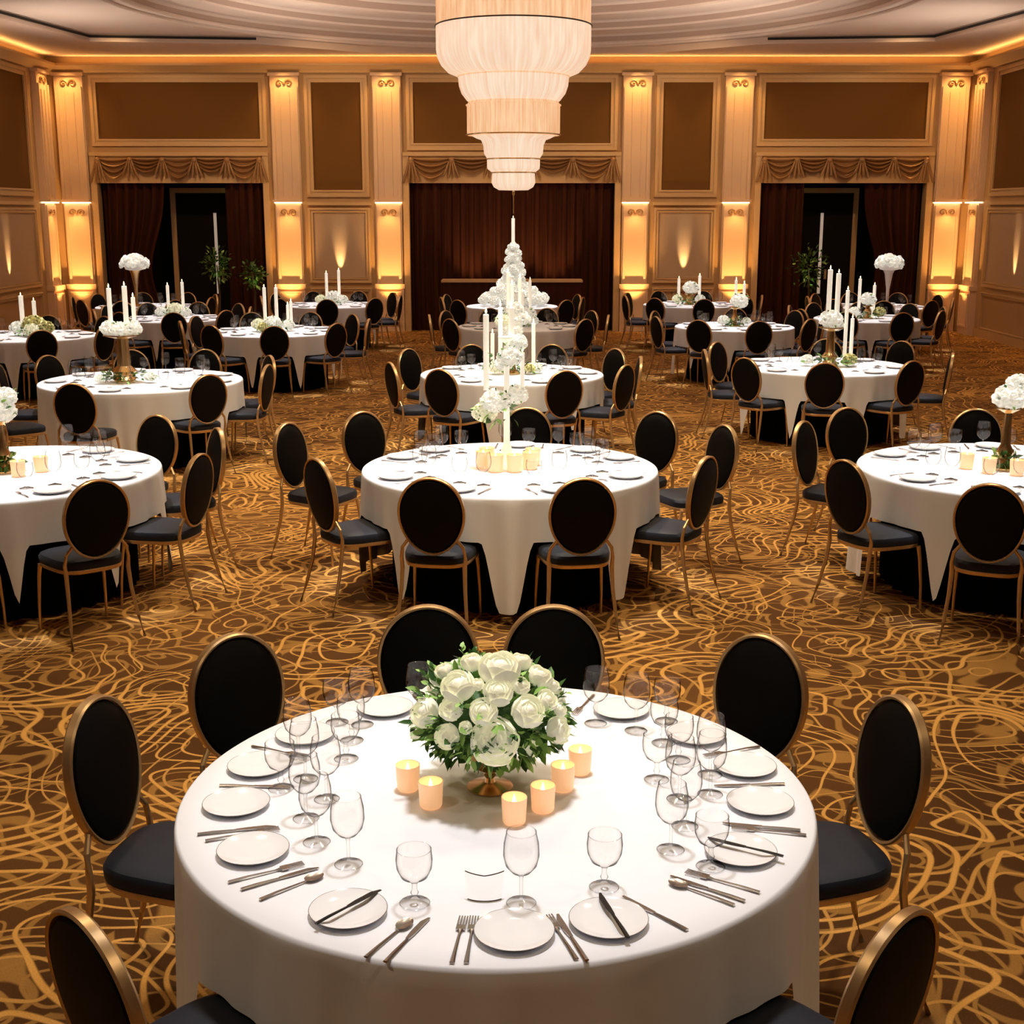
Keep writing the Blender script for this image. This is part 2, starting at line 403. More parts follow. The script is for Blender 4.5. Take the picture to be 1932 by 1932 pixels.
for M in (M_left,M_right):
    y=26.35
    pilaster(M,y,0.6); wash(M,y)
    for k in range(7):
        yc=y-2.2-k*4.4
        if yc-1.6<FY: break
        upper_panel(M,yc-1.55,yc+1.55,2.66,4.98); lower_panel(M,yc-1.55,yc+1.55)
        pilaster(M,yc-2.2,0.6)
        if k<1: wash(M,yc-2.2); streak(M,yc)

for x0,x1 in OP:
    b=MB()
    w=0.12
    b.box(x0-w,x0,0,0.08,0,OZ+0.50,0,M_back); b.box(x1,x1+w,0,0.08,0,OZ+0.50,0,M_back)
    b.box(x0-w,x1+w,0,0.10,OZ+0.50,OZ+0.57,0,M_back)
    b.box(x0,x1,0,0.03,OZ-0.02,OZ+0.50,0,M_back)
    trim(b,[M_trim],'cream moulded frame around the curtained opening','door frame')

def swag(x0,x1):
    b=MB(); n=5; w=(x1-x0)/n
    for i in range(n):
        cx0=x0+i*w
        dr=0.36 if i in (0,n-1) else (0.24 if i!=n//2 else 0.36)
        rows=[];J=30
        for j in range(J+1):
            t=j/J; row=[]
            for k in range(17):
                u=k/16; sag=4*u*(1-u)
                z=OZ+0.46-0.03*t-(0.02+dr*t)*sag - 0.04*t*(1-sag)
                y=0.08+0.08*sin(pi*u)*(0.3+0.7*t)+0.045*sin(t*3.5*2*pi)*(0.35+0.65*sag)
                row.append(Vector((cx0+u*w,y,z)))
            rows.append(row)
        b.loft(rows,0,M_back,closed=False)
    for i in range(n+1):
        cx=x0+i*w
        b.lathe([(0,.05),(.045,.04),(.06,0),(0,-.02)],10,0,M_back@Matrix.Translation((cx,0.12,OZ+0.42))@Matrix.Rotation(-pi/2,4,'X'))
        for j,off in enumerate((-.09,-.03,.03,.09)):
            L=.44 if i in (0,n) else .30+.05*(j%2)
            b.tube([(cx+off*.3,0.12,OZ+.43),(cx+off*1.1,0.13,OZ+.43-L*.6),(cx+off*1.7,0.12,OZ+.43-L)],[.018,.028,.024],6,0,M_back,up=Vector((0,1,0)))
    me=b.mesh('swag_valance',[M_swag],60)
    new_obj('swag_valance',me,label='gathered gold swag valance above the curtained opening',category='valance',group='swag valances on the wall')
for x0,x1 in OP: swag(x0+.05,x1-.05)

def curtain(x0,x1,y=27.12,tie=0):
    b=MB(); nx=int((x1-x0)*60); nz=14; rows=[]
    nf=(x1-x0)*5.5
    for j in range(nz+1):
        t=j/nz; z=0.01+t*(OZ-0.03); row=[]
        for i in range(nx+1):
            u=i/nx; x=x0+u*(x1-x0)
            if tie:
                g=exp(-((z-1.2)/0.9)**2)*0.28
                x = x - tie*g*( (u if tie>0 else (1-u))*(x1-x0))
            row.append(Vector((x,y+0.05*sin(2*pi*nf*u+0.4*sin(3*t))+0.012*sin(2*pi*nf*2.3*u),z)))
        rows.append(row)
    b.loft(rows,0,closed=False)
    new_obj('curtain',b.mesh('curtain',[M_curt],80,False),label='heavy dark maroon floor-length pleated curtain',category='curtain',group='curtains in the wall openings')
curtain(-2.03,-0.01); curtain(0.01,2.03)
curtain(-8.2,-6.95,tie=1); curtain(-5.75,-4.97); curtain(4.97,5.85); curtain(7.05,8.2,tie=-1)
for i,(xa,xb,g) in enumerate(((-6.95,-5.75,-6.15),(5.85,7.05,6.42))):
    b=MB(); y=27.9
    b.box(xa,xb,y,y+.05,0,2.75,0); b.box(xa-.1,xa,y-.05,y+.05,0,2.85,1); b.box(xb,xb+.1,y-.05,y+.05,0,2.85,1); b.box(xa,xb,y-.05,y+.05,2.75,2.85,1)
    b.box(g-.03,g+.03,y-.02,y+.0,0.7,2.35,2)
    b.box(g+.1,g+.14,y-.05,y,1.0,1.2,1)
    structure('door_%d'%(i+1),b.mesh('door',[M_dark,M_wallc,M_gap_glow]),'dark doorway standing ajar, lit gap painted as a glowing strip','door')

for nm,M,a,c in (('baseboard_left',M_left,FY,WY),('baseboard_right',M_right,FY,WY)):
    b=MB(); b.box(a,c,0,0.03,0,0.14,0,M); structure(nm,b.mesh(nm,[M_trim]),'cream skirting board along the wall','baseboard')

for x,y in ((-2.1,19.8),(-1.5,20.1),(1.3,20.0),(1.65,20.0),(-2.6,21.6),(2.6,21.6)):
    b=MB(); b.lathe([(0,0.01),(0.08,0.01),(0.085,0),(0.11,-0.005),(0.12,0.02)],20,0)
    new_obj('recessed_downlight',b.mesh('recessed_downlight',[M_bulb]),loc=(x,y,6.105),label='small round glowing recessed ceiling downlight',category='ceiling light',group='recessed downlights in the ceiling recess')

# ------------------------------------------------------------------ chandelier
ch=new_obj('chandelier',None,loc=(0.02,18.5,0),label='large tiered drum chandelier of glowing crystal strands',category='chandelier')
def tier(prof,m,nm='chandelier_tier'):
    b=MB(); b.lathe(prof,96,0); return new_obj(nm,b.mesh(nm,[m],50),parent=ch)
tier([(0,5.62),(1.03,5.62),(1.03,4.79),(1.0,4.78),(0,4.785)],M_chA)
tier([(0,4.77),(1.035,4.77),(1.035,4.47),(1.02,4.38),(0.97,4.28),(0.88,4.19),(0.78,4.15),(0,4.14)],M_chB)
tier([(0,4.13),(0.745,4.13),(0.735,4.02),(0.70,3.92),(0.63,3.83),(0.55,3.78),(0,3.775)],M_chB)
tier([(0,3.90),(0.56,3.90),(0.63,3.77),(0.63,3.42),(0.62,3.38),(0,3.375)],M_chA)
tier([(0,3.37),(0.56,3.37),(0.50,3.34),(0.44,3.32),(0.41,3.25),(0.40,3.14),(0.36,3.08),(0,3.075)],M_chB)
tier([(0,3.07),(0.36,3.07),(0.36,2.98),(0.355,2.94),(0.30,2.90),(0,2.895)],M_chB)
tier([(0,2.89),(0.29,2.89),(0.30,2.76),(0.27,2.70),(0.20,2.66),(0,2.655)],M_chB)
for r,z,m in ((1.042,4.775,M_bronze),(0.745,4.135,M_chA),(0.635,3.77,M_chA),(0.635,3.385,M_brass),(0.365,3.07,M_brass),(0.305,2.89,M_brass)):
    b=MB(); b.tube([(r*cos(2*pi*k/96),r*sin(2*pi*k/96),z) for k in range(96)],0.010,6,0,closed=True)
    new_obj('metal_ring',b.mesh('metal_ring',[m]),parent=ch)
b=MB(); b.lathe([(0,6.13),(0.25,6.12),(0.25,6.08),(0.05,6.02),(0.03,5.62),(0,5.6)],24,0); new_obj('suspension_rod',b.mesh('suspension_rod',[M_brass]),parent=ch)
b=MB(); b.lathe([(0,2.66),(0.02,2.64),(0.02,2.61),(0.008,2.58),(0.006,2.35),(0,2.34)],12,0); new_obj('finial',b.mesh('finial',[M_brass]),parent=ch)

# ------------------------------------------------------------------ chair
def seat_outline(n=40,sc=1.0):
    pts=[]
    for k in range(n):
        a=2*pi*k/n; c,s=cos(a),sin(a); e=0.55
        x=copysign(abs(c)**e,c); y=copysign(abs(s)**e,s)
        w=0.200+0.022*y
        pts.append((x*w*sc, y*0.21*sc))
    return pts
def loftseat(levels):
    b=MB(); b.loft([[Vector((x,y,z)) for x,y in seat_outline(sc=sc)] for z,sc in levels],0,cap0=True,cap1=True); return b
b_seat=loftseat([(0.42,0.96),(0.425,1.0),(0.455,1.01),(0.470,0.97),(0.480,0.87),(0.486,0.6),(0.488,0.25)])
b_rail=loftseat([(0.396,0.95),(0.398,0.98),(0.416,1.0),(0.421,0.99)])
def lean(y,z): return y-0.215-0.13*(z-0.5)
ZC=0.708; EA=0.184; EB=0.222
def egg(t,a,bb):
    x=a*sin(t); z=-bb*cos(t); x*=1+0.07*(z/bb); return x,ZC+z
b_pad=MB(); rings=[]
for yy,sc in ((-0.026,0.25),(-0.024,0.7),(-0.016,0.93),(0,0.995),(0.016,0.93),(0.026,0.7),(0.03,0.25)):
    rings.append([Vector((x*sc, lean(yy,ZC+(z-ZC)*sc), ZC+(z-ZC)*sc)) for x,z in (egg(2*pi*k/40,EA-0.004,EB-0.004) for k in range(40))])
b_pad.loft(rings,0,cap0=True,cap1=True)
b_frame=MB(); rings=[]
for k in range(56):
    t=2*pi*k/56; ring=[]
    for (dr,dy) in ((-0.005,-0.013),(0.003,-0.017),(0.008,-0.011),(0.008,0.011),(0.003,0.017),(-0.005,0.013)):
        x,z=egg(t,EA+dr,EB+dr); ring.append(Vector((x,lean(dy,z),z)))
    rings.append(ring)
b_frame.loft(rings,0,loop=True)
def leg_back(s):
    b=MB(); ex,ez=egg(radians(52),EA,EB)
    p=[(s*.212,-.300,0.0),(s*.198,-.262,.12),(s*.184,-.222,.28),(s*.180,-.205,.40),(s*.184,-.205,.46),(s*.176,-.213,.52),(s*ex,lean(0,ez),ez)]
    b.tube(p,[.0085,.010,.0115,.013,.011,.010,.009],8,0); return b
def leg_front(s):
    b=MB(); b.tube([(s*.200,.205,0),(s*.199,.198,.15),(s*.192,.183,.32),(s*.185,.172,.400)],[.008,.009,.011,.013],8,0); return b
parts_chair=[('seat',b_seat,M_seat),('seat_rail',b_rail,M_gold),('backrest',b_pad,M_black),('back_frame',b_frame,M_gold),
             ('leg',leg_back(-1),M_gold),('leg',leg_back(1),M_gold),('leg',leg_front(-1),M_gold),('leg',leg_front(1),M_gold)]
chair_parts=[(n,b.mesh('chair_'+n,[m],35)) for n,b,m in parts_chair]
bj=MB()
for n,b,m in parts_chair: bj.merge(b,None,{M_seat:0,M_gold:1,M_black:2}[m])
chair_joined=bj.mesh('chair_whole',[M_seat,M_gold,M_black],35)
def put_chair(x,y,rz,lod,group,label='oval-back banquet chair, gold frame and black upholstery, at round table',sc=1.0):
    if lod<2:
        r=new_obj('banquet_chair',None,loc=(x,y,0.001),rot=(0,0,rz),scale=(sc,sc,1),label=label,category='chair',group=group)
        for n,me in chair_parts: new_obj(n,me,parent=r)
    else:
        new_obj('banquet_chair',chair_joined,loc=(x,y,0.001),rot=(0,0,rz),label=label,category='chair',group=group)

# ------------------------------------------------------------------ tableware prototypes
TZ=0.762
b=MB(); b.lathe([(0,0.004),(0.055,0.004),(0.066,0.006),(0.088,0.013),(0.0912,0.0145)],40,0)
b.lathe([(0.0912,0.0145),(0.0925,0.0150),(0.0932,0.0138)],40,1); b.lathe([(0.0932,0.0138),(0.07,0.001),(0.05,0.0),(0,0)],40,0); me_plate=b.mesh('plate',[M_china,M_rimline],50)
def glass_mesh(nm,prof,rim):
    b=MB(); b.lathe(prof,32,0); r,z=rim
    b.tube([(r*cos(2*pi*k/32),r*sin(2*pi*k/32),z) for k in range(32)],.0010,5,0,closed=True)
    fr,fz=prof[2]
    b.tube([(fr*cos(2*pi*k/32),fr*sin(2*pi*k/32),.0012) for k in range(32)],.0010,5,0,closed=True)
    return b.mesh(nm,[M_glass],60)
me_wine=glass_mesh('wine_glass',[(0,0.003),(0.03,0.002),(0.034,0.0),(0.034,0.001),(0.02,0.005),(0.006,0.010),(0.0042,0.02),(0.004,0.060),(0.006,0.070),(0.022,0.079),(0.036,0.096),(0.0415,0.120),(0.040,0.15),(0.034,0.178)],(0.034,0.178))
me_goblet=glass_mesh('water_goblet',[(0,0.003),(0.032,0.002),(0.036,0.0),(0.036,0.001),(0.02,0.006),(0.009,0.012),(0.006,0.02),(0.010,0.028),(0.006,0.036),(0.006,0.05),(0.012,0.058),(0.032,0.070),(0.042,0.092),(0.044,0.115),(0.041,0.14)],(0.041,0.14))
b=MB(); b.tube([(0,-.10,.003),(0,-.06,.004),(0,-.0,.003)],[.006,.0055,.004],6,0,flat=0.5); b.loft([[Vector((-.004,0,.002)),Vector((.004,0,.002)),Vector((.004,0,.005)),Vector((-.004,0,.005))],[Vector((-.008,.03,.002)),Vector((.006,.03,.002)),Vector((.006,.03,.004)),Vector((-.008,.03,.004))],[Vector((-.008,.08,.002)),Vector((.006,.08,.002)),Vector((.006,.08,.004)),Vector((-.008,.08,.004))],[Vector((.0,.105,.002)),Vector((.006,.105,.002)),Vector((.006,.105,.003)),Vector((.0,.105,.003))]],0,cap0=True,cap1=True); me_knife=b.mesh('table_knife',[M_steel])
me_knifeb=me_knife.copy(); me_knifeb.materials[0]=M_blackkn
b=MB(); b.tube([(0,-.10,.003),(0,-.05,.005),(0,.02,.003),(0,.035,.004)],[.006,.004,.003,.006],6,0,flat=0.5)
b.box(-.011,.011,.035,.055,.003,.0055,0)
for k in range(4): b.box(-.011+k*.0063,-.0078+k*.0063,.055,.095,.003,.005,0)
me_fork=b.mesh('fork',[M_steel])
b=MB(); b.tube([(0,-.10,.003),(0,-.05,.005),(0,.03,.003)],[.006,.004,.003],6,0,flat=0.5)
b.lathe([(0,-.004),(.012,-.003),(.017,0),(.018,.002),(.016,.001),(0,-.002)],16,0,Matrix.Translation((0,.055,.005))@Matrix.Diagonal((1,1.5,1,1))); me_spoon=b.mesh('spoon',[M_steel])
def item(name,me,x,y,z=TZ,rz=0,label='',category='',group='',s=1.0):
    return new_obj(name,me,loc=(x,y,z),rot=(0,0,rz),scale=(s,s,s),label=label,category=category,group=group)

# flowers
def rose_mb(rings=6,NU=5,NV=6,core=True,seed=1):
    rnd=random.Random(seed); b=MB()
    if core: b.lathe([(0,.46),(.14,.44),(.28,.36),(.45,0),(.3,-.35),(0,-.5)],10,0)
    for k in range(rings):
        t=k/(rings-1); n=[2,3,3,4,4,5][min(k,5)]; off=rnd.random()*6
        rho=0.40+0.60*t; top=radians(10+46*t)
        for p in range(n):
            a0=off+2*pi*p/n+rnd.uniform(-.1,.1); wd=2*pi/n*1.25; vs=[]
            dr=rnd.uniform(-.02,.02)
            for j in range(NV):
                v=j/(NV-1)
                for i in range(NU):
                    u=-1+2*i/(NU-1)
                    th=radians(155)*(1-v)+(top+0.16*u*u*(1+t))*v
                    r=rho*(1+dr+0.04*u)+0.035*t*max(0,v-.75)/.25
                    a=a0+u*wd*0.5*(0.5+0.5*sin(pi*min(1,.25+v*.6)))
                    vs.append((r*sin(th)*cos(a),r*sin(th)*sin(a),r*cos(th)*.86))
            b.add(vs,[(j*NU+i,j*NU+i+1,(j+1)*NU+i+1,(j+1)*NU+i) for j in range(NV-1) for i in range(NU-1)],0)
    return b
rb=rose_mb(); me_rose=rb.mesh('rose',[M_petal],80,False)
def leaf(b,M,L=1.0,W=0.35,mi=0):
    vs=[(0,0,0),(W*.5,L*.3,.06*L),(W*.42,L*.65,.03*L),(0,L,-.08*L),(-W*.42,L*.65,.03*L),(-W*.5,L*.3,.06*L),(0,L*.35,0),(0,L*.68,-.02*L)]
    b.add(vs,[(0,1,6),(1,2,7,6),(2,3,7),(0,6,5),(6,7,4,5),(7,3,4)],mi,M)
def foliage(n,rx,rz,L,seed,zc=0,inner=0.75,lowbias=False,pale=.35,zmin=None,outer=1.0):
    rnd=random.Random(seed); b=MB()
    for i in range(n):
        z=rnd.uniform(-1,1); a=rnd.uniform(0,2*pi); q=sqrt(1-z*z); k=rnd.uniform(inner,outer)
        if lowbias and rnd.random()<.3: z=-abs(z)*0.7; q=sqrt(1-z*z)
        d=Vector((q*cos(a),q*sin(a),z)); p=Vector((d.x*rx*k,d.y*rx*k,zc+d.z*rz*k))
        dd=(d+Vector((rnd.uniform(-.8,.8),rnd.uniform(-.8,.8),rnd.uniform(-.5,.7)))).normalized()
        M=Matrix.Translation(p)@dd.to_track_quat('Y','Z').to_matrix().to_4x4()@Matrix.Rotation(rnd.uniform(-1,1),4,'Y')
        leaf(b,M,L*rnd.uniform(.6,1.3),L*rnd.uniform(.3,.6),1 if rnd.random()<pale else 0)
    if zmin is not None:
        for p in b.v: p.z=max(p.z,zmin)
    return b
rlow=rose_mb(4,3,4,True,3)
def ball_mb(nb,seed,zs=.85,half=False,rs=.30):
    b=MB(); rnd=random.Random(seed)
    b.lathe([(0,.8*zs),(.5,.62*zs),(.78,.1),(.6,-.5*zs),(0,-.75*zs)],14,0)
    for i in range(nb):
        z=1-2*(i+.5)/nb
        if half and z<-.15: continue
        a=i*2.39996+seed; q=sqrt(1-z*z); d=Vector((q*cos(a),q*sin(a),z)); s=rs*rnd.uniform(.75,1.25); kk=.8*rnd.uniform(.9,1.12)
        M=Matrix.Translation(Vector((d.x*kk,d.y*kk,d.z*kk*zs)))@d.to_track_quat('Z','Y').to_matrix().to_4x4()@Matrix.Rotation(rnd.random()*6,4,'Z')@Matrix.Scale(s,4)
        b.merge(rlow,M)
    return b
bb=ball_mb(26,1)
def add_leaves(b,n,seed):
    o=MB(); o.merge(b); o.merge(foliage(n,.82,.7,.38,seed,0,.85),None,1); return o
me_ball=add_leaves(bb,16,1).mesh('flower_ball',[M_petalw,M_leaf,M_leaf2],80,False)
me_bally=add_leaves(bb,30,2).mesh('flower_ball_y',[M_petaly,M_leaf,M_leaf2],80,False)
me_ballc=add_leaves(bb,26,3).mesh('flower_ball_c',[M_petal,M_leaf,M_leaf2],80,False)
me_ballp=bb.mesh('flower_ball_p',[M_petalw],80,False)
def candle_mb(h,r):
    b=MB(); b.lathe([(0,0),(r,0),(r,h-.004),(r*.8,h),(0,h-.002)],16,0); b.lathe([(0,h-.002),(.0015,h),(.0015,h+.008),(0,h+.009)],6,0); return b
def flame_mb(h):
    b=MB(); b.lathe([(0,h+.004),(.005,h+.010),(.007,h+.018),(.004,h+.032),(0,h+.045)],10,0); return b
_c={}
def candle_parts(h,r):
    k=(round(h,2),round(r,3))
    if k not in _c: _c[k]=(candle_mb(k[0],k[1]).mesh('candle_stick',[M_wax]),flame_mb(k[0]).mesh('flame',[M_flame]))
    return _c[k]

# ------------------------------------------------------------------ tables
def make_table(cx,cy,R,near,hang=0.07):
    r=new_obj('dining_table',None,loc=(cx,cy,0),label='round banquet table with floor-length white tablecloth over black skirt',category='table',group='round banquet tables')
    seg=300; b=MB(); rings=[]
    ph=random.random()*6
    for rr,z in ((0.02,TZ-.002),(R*.5,TZ-.002),(R*.9,TZ-.002),(R-.006,TZ-.002),(R,TZ-.006),(R+.004,TZ-.016)):
        rings.append([Vector((rr*sin(2*pi*k/seg),-rr*cos(2*pi*k/seg),z)) for k in range(seg)])
    NT=16
    hem=[]
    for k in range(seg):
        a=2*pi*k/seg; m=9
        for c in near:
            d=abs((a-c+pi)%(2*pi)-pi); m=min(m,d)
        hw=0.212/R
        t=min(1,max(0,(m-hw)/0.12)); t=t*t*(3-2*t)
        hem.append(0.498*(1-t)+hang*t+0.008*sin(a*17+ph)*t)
    for j in range(1,NT+1):
        t=j/NT; ring=[]
        for k in range(seg):
            a=2*pi*k/seg; z=(TZ-.016)*(1-t)+hem[k]*t
            dz=(TZ-z)/TZ
            f=0.5+0.5*sin(a*19+ph+1.8*sin(a*3)+0.5*sin(a*7+ph))
            rr=R+.004+0.050*dz**.8*f*(0.45+0.55*(0.5+0.5*sin(a*4+ph*2)))+0.010*dz*sin(a*41+ph)
            ring.append(Vector((rr*sin(a),-rr*cos(a),z)))
        rings.append(ring)
    b.loft(rings,0,cap0=True); new_obj('tablecloth',b.mesh('tablecloth',[M_cloth],80),parent=r)
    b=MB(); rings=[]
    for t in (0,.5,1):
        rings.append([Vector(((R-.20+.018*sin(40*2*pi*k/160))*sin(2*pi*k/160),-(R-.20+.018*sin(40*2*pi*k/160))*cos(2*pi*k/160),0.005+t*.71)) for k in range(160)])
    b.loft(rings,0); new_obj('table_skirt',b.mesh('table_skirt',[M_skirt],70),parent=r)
    b=MB(); b.lathe([(0,TZ-.035),(R-.02,TZ-.035),(R-.02,TZ-.008),(0,TZ-.008)],64,0); new_obj('tabletop',b.mesh('tabletop',[M_bark]),parent=r)
    b=MB(); b.lathe([(0,0),(.32,0),(.30,.03),(.06,.07),(.05,.6),(.2,TZ-.036),(0,TZ-.036)],24,0); new_obj('pedestal',b.mesh('pedestal',[M_bronze]),parent=r)
    return r
def polar(cx,cy,a,d): return cx+d*sin(a), cy-d*cos(a)
def table_set(cx,cy,R,chairs,lod,tag,settings=None,power=None):
    ch=[(radians(c[0]),c[1],radians(c[2]) if len(c)>2 else radians(c[0])) for c in chairs]
    make_table(cx,cy,R,[a for a,d,rz in ch if d<R+.24])
    for a,d,rz in ch:
        x,y=polar(cx,cy,a,d); put_chair(x,y,rz,lod,'banquet chairs at '+tag)
    if settings is None: settings=[degrees(a) for a,d,rz in ch]
    for s in settings:
        a=radians(s); x,y=polar(cx,cy,a,R-.16)
        item('plate',me_plate,x,y,rz=a,label='round white china plate on white tablecloth',category='plate',group='white dinner plates',s=1.2)
        x,y=polar(cx,cy,a+.14,R-.34); item('wine_glass',me_wine,x,y,label='clear stemmed wine glass on white tablecloth',category='glass',group='clear wine glasses',s=1.15)
        if lod<2:
            x,y=polar(cx,cy,a-.13,R-.35); item('water_goblet',me_goblet,x,y,label='clear footed water goblet on white tablecloth',category='glass',group='clear water goblets',s=1.1)
        if lod<1:
            x,y=polar(cx,cy,a+.21,R-.17); item('table_knife',me_knife,x,y,rz=a,label='silver table knife beside a plate',category='knife',group='silver knives')
            x,y=polar(cx,cy,a-.21,R-.17); item('fork',me_fork,x,y,rz=a,label='silver fork beside a plate',category='fork',group='silver forks')
    e=power if power else 950
    spot((cx,cy,5.25),(cx,cy,0),e,(1.0,0.97,0.95),31,0.35,0.10)

# main table
T1=(-0.044,3.46); R1=0.885
d1=0.99
make_table(T1[0],T1[1],R1,[radians(a) for a in (168,-164,134,-134,103,-103,41,-41)])
for a,d in [(134,1.02),(-134,1.03),(103,d1),(-103,d1)]:
    x,y=polar(*T1,radians(a),d); put_chair(x,y,radians(a),0,'banquet chairs at the flower table','oval-back banquet chair, gold frame and black upholstery, beside flower table')
for x,y,rz in ((-.318,4.44,179),(.160,4.44,-179)):
    put_chair(x,y,radians(rz),0,'banquet chairs at the flower table','oval-back banquet chair, gold frame and black upholstery, beside flower table')
for x,y,rz in ((-.715,2.685,-45),(.627,2.685,45)):
    put_chair(x,y,radians(rz),0,'banquet chairs at the flower table','oval-back banquet chair turned slightly aside, gold frame, black upholstery')

T2=(-0.014,8.35)
table_set(*T2,0.95,[(-23,1.03,-8),(21.5,1.03,7),(-63,1.05,-55),(66,1.05,58),(139,1.40),(-139,1.40),(-115,1.45),(113,1.35),(175,1.2)],0,'the tall floral stand table')
table_set(-3.23,8.2,0.97,[(40,1.20),(76,1.10),(118,1.12),(152,1.14),(5,1.1),(-35,1.1)],0,'the side table')
table_set(3.22,8.3,0.97,[(-25,1.20),(-63,1.12),(-126,1.18),(-155,1.4),(10,1.15),(170,1.2)],0,'the side table')
table_set(0.0,13.4,0.93,[(-66,1.04),(-31,1.04),(22,1.05),(56,1.06),(90,1.04),(-125,1.1),(125,1.1),(-160,1.05),(160,1.05)],1,'the middle table')
table_set(-3.63,12.85,0.97,[(42,1.05),(82,1.02),(-5,1.35),(-40,1.35),(-80,1.05),(120,1.05),(-120,1.05),(165,1.05),(-160,1.05)],1,'the pedestal candelabra table')
table_set(3.33,14.1,0.92,[(-50,1.0),(-12,1.05),(30,1.0),(74,1.05),(-90,1.0),(130,1.2),(-130,1.05),(165,1.0)],1,'the pedestal candelabra table')
table_set(-3.29,18.3,0.90,[(-30,1.0),(10,1.0),(50,1.0),(88,1.05),(-70,1.0),(-110,1.0),(128,1.0),(165,1.0),(-155,1.0)],1,'a far table')
table_set(3.21,19.1,0.85,[(-70,.99),(-32,.99),(6,.99),(45,.99),(85,.99),(-120,.99),(125,.99),(170,1.0)],1,'a far table')
table_set(0.1,19.1,0.88,[(-86,1.02),(-48,1.02),(45,1.02),(84,1.02),(-122,1.02),(122,1.02),(160,1.02),(-160,1.02)],2,'a far table')
for (x,y,R) in ((-6.45,17.6,.9),(-6.4,23.2,.85),(6.4,23.2,.85),(-3.2,23.6,.85),(3.2,23.7,.85),(-5.25,20.55,.80),(5.5,20.55,.80)):
    o=random.uniform(-15,15)
    table_set(x,y,R,[(o+k*40,R+.12) for k in range(9)],2,'a far table',power=720)
table_set(0.0,23.3,0.80,[(-75,1.0),(75,1.0),(-112,1.0),(112,1.0),(-40,1.15),(40,1.15)],2,'the floral tower table',settings=[])

# ------------------------------------------------------------------ main table contents
for i,(x,y) in enumerate([(-.385,2.803),(.005,2.71),(.224,2.762),(.587,3.098),(.690,3.383),(.690,3.630),(-.666,3.104),(-.765,3.376),(-.75,3.633),(-.42,4.10),(.36,4.08),(.58,3.87),(-.65,3.87)]):
    item('plate',me_plate,x,y,label='round white china plate on white tablecloth',category='plate',group='white dinner plates')
for (x,y,a) in ((-.385,2.803,-40),(.235,2.765,15),(.60,3.10,60)):
    item('table_knife',me_knifeb,x,y,TZ+.0150,radians(a),'black knife lying across a white plate','knife','black knives on plates')
for x,y in ((-.413,3.042),(.022,2.851),(-.511,3.162),(.464,3.253),(-.481,3.97),(.394,3.919),(.561,3.451),(-.643,3.70),(.41,3.12),(-.56,3.30),(-.60,3.555),(.58,3.585),(-.52,3.42),(.47,3.42),(-.30,4.02),(.27,3.98)):
    item('wine_glass',me_wine,x,y,label='clear stemmed wine glass on white tablecloth',category='glass',group='clear wine glasses',s=1.04)
for x,y in ((-.232,2.851),(.225,2.927),(.50,3.03),(-.66,3.49),(.50,4.00),(-.565,3.99),(.50,3.69),(-.50,3.70),(.42,3.55),(.47,3.82),(-.50,3.84)):
    item('water_goblet',me_goblet,x,y,label='clear footed water goblet on white tablecloth',category='glass',group='clear water goblets')
# clear curved card holder at the front of the table
b=MB(); rings=[]
for k in range(13):
    t=k/12; a=-0.9+1.8*t; rings.append([Vector((.045*sin(a)*1.15,-.012+.03*(1-cos(a)),0.0)),Vector((.050*sin(a)*1.15,-.004+.035*(1-cos(a)),.035)),Vector((.052*sin(a)*1.15,.006+.035*(1-cos(a)),.058+.008*abs(sin(a))))])
b.loft(rings,0,closed=False)
b.tube([(r[2].x,r[2].y,r[2].z) for r in rings],.0014,5,1); b.tube([(r[0].x,r[0].y,.0015) for r in rings],.0014,5,1)
item('card_holder',b.mesh('card_holder',[M_glass,M_bronze],60,False),-.066,2.868,label='small curved clear card holder on white tablecloth',category='card holder',group='table accessories')
def rad_rot(x,y): return atan2(x-T1[0],-(y-T1[1]))
cut=[('spoon',me_spoon,-.275,2.70,-12),('table_knife',me_knife,-.238,2.685,-10),('fork',me_fork,-.122,2.69,0),('fork',me_fork,-.094,2.69,0),
     ('fork',me_fork,.112,2.70,6),('table_knife',me_knife,.135,2.695,4),('table_knife',me_knife,.335,2.80,12),
     ('table_knife',me_knife,-.575,2.965,-10),('spoon',me_spoon,-.53,2.93,-5),('fork',me_fork,-.61,2.995,-10),
     ('table_knife',me_knife,-.735,3.225,-5),('fork',me_fork,-.71,3.20,0),('table_knife',me_knife,.67,3.245,5),('fork',me_fork,.680,3.220,5),
     ('table_knife',me_knife,.476,2.915,10),('fork',me_fork,.515,2.95,10),('spoon',me_spoon,.45,2.90,10),
     ('table_knife',me_knife,.685,3.51,0),('table_knife',me_knife,-.74,3.50,0),('fork',me_fork,-.71,3.75,0),('fork',me_fork,.67,3.75,0),
     ('table_knife',me_knife,-.30,4.14,0),('fork',me_fork,.24,4.14,0)]
for n,me,x,y,da in cut:
    item(n,me,x,y,rz=rad_rot(x,y)+radians(da),label='silver %s laid on the white tablecloth'%n.replace('_',' '),category=n.replace('table_',''),group='silver %ss'%n.replace('table_',''))
b=MB(); b.lathe([(0,.001),(.030,.0),(.034,.006),(.038,.082),(.0355,.082),(.032,.045)],24,0); me_cup=b.mesh('glass_cup',[M_votive],50)
b=MB(); b.lathe([(0,.007),(.031,.007),(.032,.045),(0,.046)],20,0); me_vw=b.mesh('wax',[M_wax])
me_vf=flame_mb(.046).mesh('flame',[M_flame])
